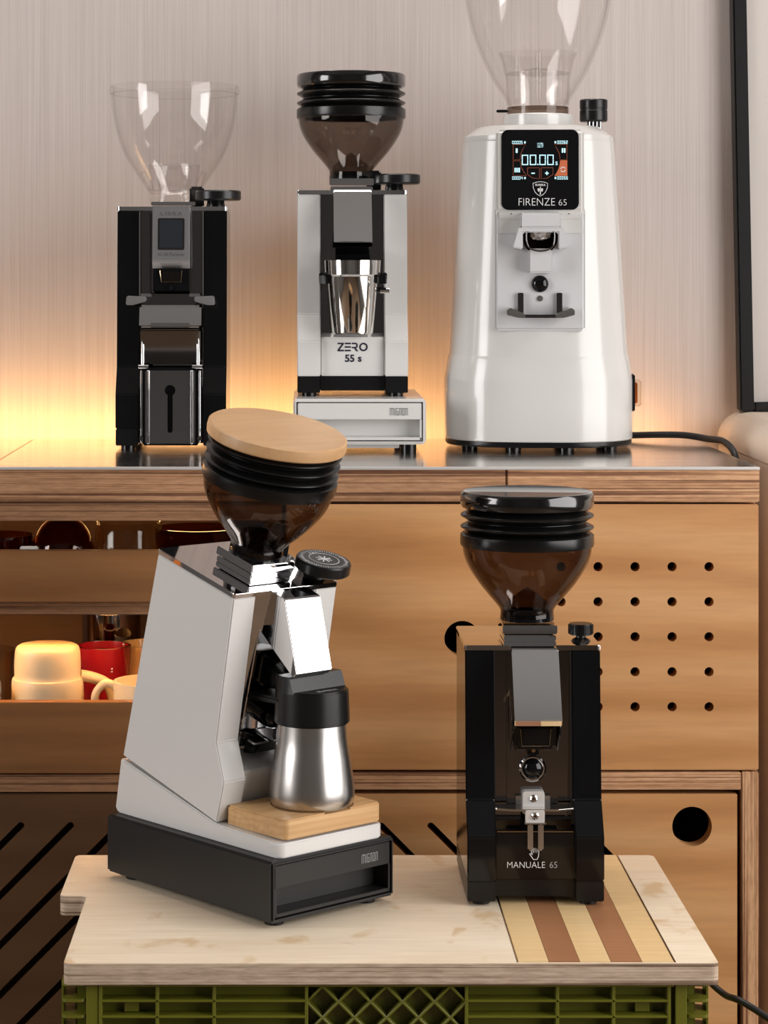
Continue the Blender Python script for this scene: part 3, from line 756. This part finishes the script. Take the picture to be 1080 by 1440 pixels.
# chute lip, dark outlet and brass-edged mouth
for s in (-1, 1):
    prism('chute_cheek', [(-.012, T - .060), (.026, T - .042), (.030, T - .082), (.014, T - .086)], s * .0206 - .0006, s * .0206 + .0006, chrome, gM, .0002)
prism('outlet', [(.031, T - .055), (.002, T - .061), (.006, T - .083), (.031, T - .090)], -.0185, .0185, black_gloss, gM, .003)
box('outlet_mouth', (-.0125, .0125), (-.002, .004), (T - .078, T - .064), dark_void, gM, .0005)
tube('mouth_frame', [(-.0135, -.0022, T - .064), (-.0125, -.0022, T - .0785), (.0115, -.0022, T - .0785), (.0130, -.0022, T - .064)], .0006, gold, gM, 6, 0)
lathe('button_ring', [(.0095, 0), (.0120, 0), (.0120, .002), (.0105, .0035), (.0095, .0035)], chrome, gM, (0, .031, hp + .0925), (R(90), 0, 0), closed=True)
lathe('button', [(0, 0), (.0098, 0), (.0098, .003), (.0085, .006), (.006, .0082), (.003, .0092), (0, .0095)], black_gloss, gM, (0, .031, hp + .0925), (R(90), 0, 0))
box('button_mount', (-.005, .005), (.022, .031), (hp + .104, hp + .114), black_gloss, gM, .002)
cyl('mount_screw', (0, .0215, hp + .110), .0016, .002, gold, gM)
# portafilter fork
prism('fork_bracket', rrect(.0195, .020, .002, 4, 0, hp + .0640), .020, .031, trim_m, gM, .0008, 'y')
for s in (-1, 1): box('bracket_ear', (s * .0125 - .0028, s * .0125 + .0028), (.026, .031), (hp + .061, hp + .069), brushed, gM, .0005)
for z, y in ((hp + .0680, .0195), (hp + .0555, .0065)):
    lathe('screw', [(0, 0), (.0034, 0), (.0034, .0012), (.0022, .0022), (0, .0022)], steel_pol, gM, (0, y + .001, z), (R(90), 0, 0), seg=20)
    for a in (0, 90):
        box('screw_slot', (-.0014, .0014), (-.0003, .0003), (-.0003, .0003), dark_void, gM, 0, (0, y - .0013, z), (0, R(a), 0))
prism('fork_plate', rpoly([(-.036, .030), (-.036, .014), (-.020, .008), (.020, .008), (.036, .014), (.036, .030)], .004, 4), hp + .0592, hp + .0610, steel_pol, gM, .0004, 'z')
prism('fork_clamp', rrect(.017, .011, .0015, 4, 0, hp + .0550), .007, .011, trim_m, gM, .0006, 'y')
box('clamp_lip', (-.0095, .0095), (.003, .011), (hp + .0490, hp + .0502), steel_pol, gM, .0004)
for s in (-1, 1):
    box('fork_prong', (s * .0046 - .0024, s * .0046 + .0024), (.0010, .0042), (hp + .0262, hp + .0500), satin, gM, .0014)
box('ledge_trim', (-.0334, .0334), (.0048, .0056), (hp + .0418, hp + .0426), gold, gM, 0)
text('lettering', 'MANUALE', .0080, print_white, gM, (-.0082, .0050, hp + .0128), sx=.93, bold=-.00012)
text('lettering', '65', .0080, print_grey, gM, (.0160, .0050, hp + .0128), sx=.95)
# outlined hand emblem
hand = [(-.0042, -.0005), (-.0056, .0012), (-.0048, .0020), (-.0028, .0004), (-.0040, .0052), (-.0031, .0058), (-.0018, .0022), (-.0016, .0068), (-.0005, .0068), (-.0003, .0024), (.0006, .0066), (.0016, .0062), (.0012, .0024), (.0026, .0056), (.0034, .0050), (.0030, -.0010), (.0016, -.0040), (-.0018, -.0040), (-.0042, -.0005)]
tube('hand_emblem', [(a * .92, .0050, hp + .0215 + b * .92) for a, b in hand], .00034, print_white, gM, 5, 0)

# --- front left: white grinder leaning forward on a wedge stand, black drawer below
A = R(41); FC = Vector((-.0457, 2.0762, BZ)); ex = Vector((cos(A), sin(A), 0)); ey = Vector((-sin(A), cos(A), 0))
def at(x, y, z): return FC + ex * x + ey * y + Vector((0, 0, z))
drawer_base('drawer_box', 'black metal knock-box drawer under the leaning white grinder', at(0, -.112, .0002), A, black_matt, print_grey, W=.142, D=.235, Hh=.058, z0=.0055)
ws = thing('wedge_stand', at(0, 0, .0584), 'white wedge-shaped stand tilting the white grinder forward', 'stand', A)
wp = [(-.1095, 0), (-.1095, .0125), (-.025, .0150), (.1150, .0505), (.1235, .0045), (.120, .0)]
bm = bmesh.new(); prism_into(bm, wp, -.0605, .0610)
bmesh.ops.bevel(bm, geom=[e for e in bm.edges if all(abs(v.co.y + .1095) < 1e-5 for v in e.verts) and abs(e.verts[0].co.x - e.verts[1].co.x) < 1e-6], offset=.008, segments=6, affect='EDGES', profile=.5)
fin('wedge_body', bm, white_paint, ws, None, None, False, .0012)
for x in (-.045, .045):
    for y in (-.09, .10): cyl('foot', (x, y, -.0001), .006, .0004, black_rubber, ws, 'z', 16, 0)
pd = thing('oak_pad', at(.0035, -.0675, .0725), 'square oak pad carrying the steel dosing tumbler', 'pad', A)
pad = prism('pad', rrect(.111, .0805, .005, 5, 0, -.00025), 0, .0170, oak, pd, .0012, 'z')
bm = bmesh.new(); cyl_into(bm, (.0045, -.006, .0170), .0365, .003, 'z', 48); cut(pad, bm)
text('lettering', 'EUREKA', .0055, walnut, pd, (.030, .031, .0171), (0, 0, 0))
TILT = R(15.3)
g0 = at(0, -.0245, .0584 + .0160)
gW, T = mignon('coffee_grinder', 'white coffee grinder leaning forward with a wooden lid over smoked bellows hopper', g0, white_paint, hp=0.0, rz=A, tilt=TILT, channel=chrome)
bellows_hopper(gW, .078, T + .0185, smoke_dk, lidwood, 'wood')
# dial ticks and emblem
k = Vector((.0500, .042, T + .0115 + .0110))
bm = bmesh.new()
for i in range(60):
    v = bbox_into(bm, (0, 0, 0), (.0026 if i % 5 else .0042, .0004, .0002))
    for q in v: q.co = Matrix.Rotation(2 * pi * i / 60, 3, 'Z') @ (q.co + Vector((.0205, 0, 0))) + k
fin('dial_ticks', bm, print_white, gW)
lathe('dial_ring', [(.0135, 0), (.0140, 0), (.0140, .0002), (.0135, .0002)], print_white, gW, k, closed=True)
text('dial_numbers', '· 9 8 7 ·', .0045, print_white, gW, k + Vector((0, .0155, 0)), (0, 0, 0))
bm = bmesh.new()
for i in range(8):
    v = bbox_into(bm, (0, 0, 0), (.007, .0013, .0002))
    for q in v: q.co = Matrix.Rotation(2 * pi * i / 8, 3, 'Z') @ (q.co + Vector((.004, 0, 0))) + k
fin('dial_emblem', bm, print_white, gW)
prism('outlet', [(.031, T - .055), (-.004, T - .064), (.004, T - .080), (.031, T - .086)], -.0165, .0165, black_gloss, gW, .003)
prism('holder_arm', [(.0310, .106), (-.012, .117), (-.012, .112), (.0310, .098)], -.024, .024, black_plastic, gW, .002)
lathe('button', [(0, 0), (.0100, 0), (.0100, .012), (.0085, .018), (.006, .021), (0, .0225)], black_gloss, gW, (0, .031, .0835), (R(90), 0, 0))
box('fork_plate', (-.027, .027), (.006, .030), (.0655, .0675), chrome, gW, .0006)
prism('fork_bracket', [(.031, .066), (.010, .064), (.016, .052), (.031, .046)], -.016, .016, black_gloss, gW, .001)

tb = thing('dosing_tumbler', at(.0080, -.0735, .0725 + .0156), 'brushed steel dosing tumbler with a black funnel cap on the oak pad', 'tumbler', A)
pr = curve2([(.0330, .0), (.0358, .003), (.0374, .009), (.0368, .020), (.0342, .040), (.0314, .058), (.0298, .080)], 5)
lathe('tumbler_body', shell(pr, .0012), brushed, tb, closed=True, seg=72)
lathe('tumbler_base', [(0, .0002), (.0312, .0002), (.0312, .0022), (0, .0022)], black_rubber, tb)
# cap: low front lip, raised slanted back
bm = bmesh.new()
bmesh.ops.create_cone(bm, cap_ends=True, segments=64, radius1=.0334, radius2=.0322, depth=.030, matrix=Matrix.Translation((0, 0, .088)))
cp = fin('cap', bm, black_plastic, tb, None, None, 40, .0015)
bm = bmesh.new()
bmesh.ops.create_cone(bm, cap_ends=True, segments=64, radius1=.0323, radius2=.0308, depth=.015, matrix=Matrix.Translation((0, 0, .1083)))
for co, no in (((0, -.010, .102), (0, -.93, .36)), ((0, .0215, .110), (0, .8, .6))):
    r = bmesh.ops.bisect_plane(bm, geom=bm.verts[:] + bm.edges[:] + bm.faces[:], plane_co=co, plane_no=no, clear_outer=True)
    bmesh.ops.holes_fill(bm, edges=[e for e in bm.edges if e.is_boundary], sides=0)
fin('cap_funnel', bm, black_plastic, cp, None, None, 30, .0008)
text('lettering', 'EUREKA', .006, print_grey, cp, (.0, -.0200, .1032), (0, 0, 0))

# ------------------------------------------------------------------ rear right: big white on-demand grinder
gF = thing('coffee_grinder', (.261, 2.56, CT), 'large white coffee grinder with a touch screen and big clear hopper', 'coffee grinder', R(-4.5))
def superloft(name, rings, mat, parent, ex_=2.7, seg=72, smooth=28):
    """rings: (rx, ry, z)"""
    bm = bmesh.new(); rr = []
    for rx, ry, z in rings:
        ring = []
        for i in range(seg):
            a = 2 * pi * i / seg; c, s = cos(a), sin(a)
            ring.append(bm.verts.new((math.copysign(abs(c) ** (2 / ex_), c) * rx, math.copysign(abs(s) ** (2 / ex_), s) * ry, z)))
        rr.append(ring)
    for a, b in zip(rr, rr[1:]):
        for i in range(seg): bm.faces.new((a[i], a[(i + 1) % seg], b[(i + 1) % seg], b[i]))
    bm.faces.new(rr[0][::-1]); bm.faces.new(rr[-1])
    return fin(name, bm, mat, parent, None, None, smooth)
superloft('base_plate', [(.1015, .099, .0045), (.1025, .100, .0065), (.1025, .100, .0105)], black_plastic, gF)
superloft('base_band', [(.1022, .0995, .0102), (.1032, .1005, .0115), (.1032, .1005, .074), (.1028, .1003, .0775), (.0995, .0970, .0985), (.0985, .0962, .1015)], white_firenze, gF)
superloft('body', [(.0985, .0962, .1010), (.0978, .0955, .104), (.0832, .0845, .3335)], white_firenze, gF)
superloft('cap', [(.0825, .0838, .3335), (.0828, .0842, .3345), (.0822, .0838, .3400), (.068, .072, .3505), (.064, .068, .3515)], white_firenze, gF)
for x in (-.075, -.028, .028, .075):
    y = -.060 if abs(x) > .05 else -.082
    cyl('foot', (x, y, .0024), .0085, .0048, black_rubber, gF, 'z', 20, .0006)
    cyl('foot', (x, -y * .85, .0024), .0085, .0048, black_rubber, gF, 'z', 20, .0006)
superloft('hopper_seat', [(.0385, .0385, .3510), (.0385, .0385, .3650), (.0375, .0375, .3662)], white_firenze, gF, 2)
HL = (0, 0, -.005)
lathe('hopper_gate', [(0, .371), (.0340, .371), (.0340, .3795), (0, .3795)], smoke_dk, gF, HL)
box('gate_lever', (-.046, -.033), (-.012, -.006), (.3685, .3715), black_plastic, gF, .0008)
prof = curve2([(.0325, .378), (.036, .388), (.049, .408), (.0600, .430), (.0690, .452), (.0765, .478), (.0820, .510), (.0865, .550), (.0890, .600)], 5)
lathe('hopper_bowl', shell(prof, .0022), clear, gF, HL, closed=True, seg=80)
lathe('hopper_lid', [(0, .600), (.092, .600), (.092, .612), (.088, .616), (0, .616)], clear, gF, HL, seg=64)
lathe('inner_cup', shell([(.0345, .382), (.0355, .41), (.0395, .430), (.0430, .4395)], .0014), clear, gF, HL, closed=True, seg=48)
lathe('inner_cup_lid', [(0, .4175), (.0345, .416), (.0345, .4175), (0, .424)], clear, gF, HL)
cyl('inner_post', (0, -.034, .407), .0035, .052, clear, gF, 'z', 20)
cyl('inner_post', (.024, -.024, .405), .0025, .045, clear, gF, 'z', 16)
cyl('inner_post', (-.024, -.024, .405), .0025, .045, clear, gF, 'z', 16)
# grind knob in its notch
lathe('knob', [(0, .3625), (.0142, .3625), (.0154, .364), (.0154, .3745), (.0150, .375), (.0150, .3770), (.0154, .3775), (.0154, .386), (.0145, .3872), (0, .3872)], black_plastic, gF, (.0615, .004, -.004))
cyl('knob_stem', (.0625, .004, .3515), .0080, .016, black_plastic, gF, 'z', 24)
for i in range(4): cyl('stem_spring', (.0625 - .006 + i * .004, -.005, .3510), .0008, .014, chrome, gF, 'z', 8, 0)
# front panel, screen head, spout
box('front_panel', (-.0480, .0480), (-.0985, -.060), (.1295, .262), white_plate, gF, .003, seg=3)
hdp = [(-.074, .3455), (-.0960, .3440), (-.1035, .2560), (-.0985, .2510), (-.1000, .2300), (-.074, .2280)]
prism('screen_housing', hdp, -.0468, .0468, white_firenze, gF, .004, seg=3)
tl = math.atan2(.0075, .088)
su = bpy.data.objects.new('screen', None); COL.objects.link(su); su.parent = gF
su.location = (0, -.1000, .3010); su.rotation_euler = (-tl, 0, 0)
prism('screen_glass', rrect(.0820, .0860, .0075, 6), -.0016, .003, screen_black, su, .0006, 'y')
sy = -.0018
def scr(px, py): return ((px - 760) / 1318, sy, -(py - 240) / 1318)
def bars(name, rects, mat):
    bm = bmesh.new()
    for x0, y0, x1, y1 in rects:
        a = scr(x0, y0); b_ = scr(x1, y1); bbox_into(bm, ((a[0] + b_[0]) / 2, sy, (a[2] + b_[2]) / 2), (abs(b_[0] - a[0]), .0002, abs(b_[2] - a[2])))
    return fin(name, bm, mat, su)
def seg7(ch, x, y, w_, h_, t):
    S7 = {'0': 'abcdef', '1': 'bc', '2': 'abged', '4': 'fgbc', '5': 'afgcd', '6': 'afgedc', '3': 'abgcd'}[ch]
    m = y + h_ / 2; D_ = {'a': (x, y, x + w_, y + t), 'd': (x, y + h_ - t, x + w_, y + h_), 'g': (x, m - t / 2, x + w_, m + t / 2),
         'f': (x, y + .25, x + t, m - .25), 'e': (x, m + .25, x + t, y + h_ - .25), 'b': (x + w_ - t, y + .25, x + w_, m - .25), 'c': (x + w_ - t, m + .25, x + w_, y + h_ - .25)}
    return [D_[c] for c in S7]
r = []
for ch, x in (('0', 734.5), ('0', 745.7), ('0', 759), ('0', 770)): r += seg7(ch, x, 219, 9.0, 14.6, 1.35)
r.append((756, 231.8, 757.8, 233.6))
bars('digits', r, glow_blue)
text('digits_unit', 's', .0082, glow_blue, su, (scr(783, 231)[0], sy, scr(783, 231)[2] + .0004))
r = []
for s_, x, y in (('00005', 721, 199.3), ('00062', 784, 199.3), ('00004', 721, 249.7), ('00055', 784, 249.7)):
    for i, ch in enumerate(s_): r += seg7(ch, x + i * 3.05, y, 2.4, 4.4, .65)
for x, y in ((738, 200), (780.5, 200), (738, 250.5), (780.5, 250.5)): r.append((x - .2, y, x + 2, y + 3))
for k_, (x, y) in enumerate(((727.4, 210), )): r.append((x - 1.3, y, x + 1.3, y + 6.3))
for x in (790.3, 793.3): r.append((x, 210, x + 2.2, 216.3))
for x in (724.3, 727.1, 729.9): r.append((x, 237.5, x + 2, 243.8))
r += [(747.7, 244.4, 752.7, 246), (767, 244.4, 772, 246), (768.8, 242.6, 770.2, 247.8)]
for y, kx_ in ((202.6, 762), (205.1, 764), (207.7, 759)): r += [(756, y, 764.5, y + .6), (kx_ - .8, y - .6, kx_ + .4, y + 1.2)]
bars('symbols', r, glow_blue)
# refresh symbol and orange key
def spoly(name, pts, mat, d=0):
    return prism(name, [(scr(x, y)[0], scr(x, y)[2]) for x, y in pts], sy - d, sy + .0001, mat, su, 0, 'y')
arc = [(758.5 + 28.5 * cos(a), 230 + 28.5 * sin(a)) for a in [R(v) for v in range(-6, 46, 6)]]
spoly('orange_key', [(798, 227), (798, 249)] + [(779.8, 249), (783, 244.5), (785.8, 239), (787.4, 233), (788, 227)], glow_orange)
bm = bmesh.new()
for a0 in (20, 200):
    for k_ in range(8):
        a = R(a0 + k_ * 18); c = scr(792 + 3.3 * cos(a), 240 + 3.3 * sin(a)); bbox_into(bm, (c[0], sy - .0002, c[2]), (.0009, .0002, .0009))
fin('refresh_symbol', bm, print_white, su)
def outline(name, pts, mat, closed=True, rr_=.00022):
    P_ = [scr(x, y) for x, y in pts] + ([scr(*pts[0])] if closed else [])
    return tube(name, P_, rr_, mat, su, 5, 0)
outline('key_outline', [(722.5, 204.5), (740, 204.5), (736, 211), (733, 218), (732, 226), (722.5, 226)], glow_line)
outline('key_outline', [(797.5, 204.5), (780, 204.5), (784, 211), (787, 218), (788, 226), (797.5, 226)], glow_line)
outline('key_outline', [(722.5, 227.5), (732, 227.5), (733.5, 236), (737, 243), (741, 248.5), (722.5, 248.5)], glow_line)
outline('key_outline', [(742.5, 237.5), (759, 237.5), (759, 253), (750, 252), (742.5, 247)], glow_line)
outline('key_outline', [(761.5, 237.5), (778, 237.5), (778, 247), (770, 252), (761.5, 253)], glow_line)
# shield emblem and name
sh = [(750, 259.5), (755, 257.7), (760.3, 257.2), (765.5, 257.7), (770.5, 259.5), (770, 266), (767.5, 272), (764, 275.5), (760.3, 277.5), (756.5, 275.5), (753, 272), (750.5, 266)]
outline('shield_emblem', sh, print_white, True, .0003)
text('shield_lettering', 'EUREKA', .0030, print_white, su, (0.0003, sy, scr(0, 261.8)[2]), bold=.00005)
bm = bmesh.new()
for x0, y0, x1, y1 in ((759.7, 264.5, 761, 275.5), (756.8, 269, 763.8, 270.1)):
    a = scr(x0, y0); b_ = scr(x1, y1); bbox_into(bm, ((a[0] + b_[0]) / 2, sy, (a[2] + b_[2]) / 2), (b_[0] - a[0], .0002, a[2] - b_[2]))
for pts in ([(759, 267.5), (760.3, 264.2), (761.6, 267.5), (760.3, 270)], [(756.5, 267), (758.6, 266.5), (759.6, 269), (758, 271.5), (756.7, 270)], [(764.1, 267), (762, 266.5), (761, 269), (762.6, 271.5), (763.9, 270)]):
    prism_into(bm, [(scr(x, y)[0], scr(x, y)[2]) for x, y in pts], sy - .0001, sy + .0001, 'y')
fin('lily_emblem', bm, print_white, su)
text('lettering', 'FIRENZE', .0118, print_white, su, (scr(755.0, 0)[0], sy, scr(0, 286.2)[2]), sx=.90, bold=-.0002)
text('lettering', '65', .0098, print_white, su, (scr(791.5, 0)[0], sy, scr(0, 286.9)[2]), bold=-.0002)
# spout
prism('spout_head', [(-.098, .2555), (-.1270, .2540), (-.1270, .2385), (-.098, .2385)], -.0215, .0215, white_plate, gF, .002)
prism('spout_hood', [(-.030, .218), (-.0235, .240), (.0235, .240), (.030, .218), (.0185, .216), (.0185, .234), (-.0185, .234), (-.0185, .216)], -.124, -.098, white_plate, gF, .0012, 'y')
lathe('spout_mouth', [(0, 0), (.0185, 0), (.0185, .004), (0, .004)], dark_void, gF, (0, -.1005, .2290), (R(90), 0, 0))
lathe('mouth_ring', [(.0130, -.001), (.0150, 0), (.0150, .018), (.0138, .018), (.0128, 0)], smoke, gF, (0, -.105, .2290), (R(90), 0, 0), closed=True)
tube('mouth_clip', [(-.0145, -.1225, .2385), (-.0145, -.1225, .224), (-.010, -.1225, .2165), (0, -.1225, .2140), (.010, -.1225, .2165), (.0145, -.1225, .224), (.0145, -.1225, .2385)], .0008, gunmetal, gF, 8, 5)
bm = bmesh.new(); bmesh.ops.create_icosphere(bm, subdivisions=3, radius=.0115)
for v in bm.verts: v.co *= 1 + random.uniform(-.22, .12); v.co.z *= .62; v.co.y *= .6
fin('paper_flap', bm, foil, gF, (0, -.112, .2325))
prism('spout_neck', [(-.097, .217), (-.1190, .217), (-.1170, .1910), (-.097, .1910)], -.0128, .0128, white_plate, gF, .002)
lathe('button', [(0, 0), (.0090, 0), (.0090, .002), (.0075, .0045), (.004, .0062), (0, .0067)], black_gloss, gF, (0, -.0983, .1795), (R(90), 0, 0))
lathe('screw', [(0, 0), (.0034, 0), (.0030, .0014), (0, .0016)], brushed, gF, (0, -.0984, .1640), (R(90), 0, 0), seg=20)
for s in (-1, 1):
    box('fork_upright', (s * .0205 - .0030, s * .0205 + .0030), (-.1035, -.0985), (.1475, .1700), gunmetal, gF, .0006)
    prism('fork_arm', rpoly([(s * .016, .1475), (s * .032, .1545), (s * .0355, .1520), (s * .0355, .1470), (s * .024, .1440), (s * .016, .1440)], .0012, 3), -.135, -.098, brushed, gF, .0008, 'y')
box('fork_bar', (-.0215, .0215), (-.112, -.0975), (.1435, .1470), gunmetal, gF, .0008)
for s in (-1, 1): cyl('screw', (s * .0305, -.0995, .2535), .0016, .003, brushed, gF)
# rocker switch on the flank and power cord
box('switch_plate', (.1015, .1052), (-.026, .006), (.040, .080), black_plastic, gF, .001)
box('switch_cover', (.1050, .1125), (-.020, .000), (.045, .074), clear_g, gF, .0015)
box('switch_rocker', (.1050, .1085), (-.016, -.004), (.048, .071), amber, gF, .001)
tube('power_cord', [(.085, .080, .0075), (.105, .085, .0062), (.135, .072, .0078), (.165, .058, .0085), (.188, .034, .0065), (.205, .000, .0048), (.214, -.03, -.012), (.216, -.04, -.06)], .0038, cable_m, gF)
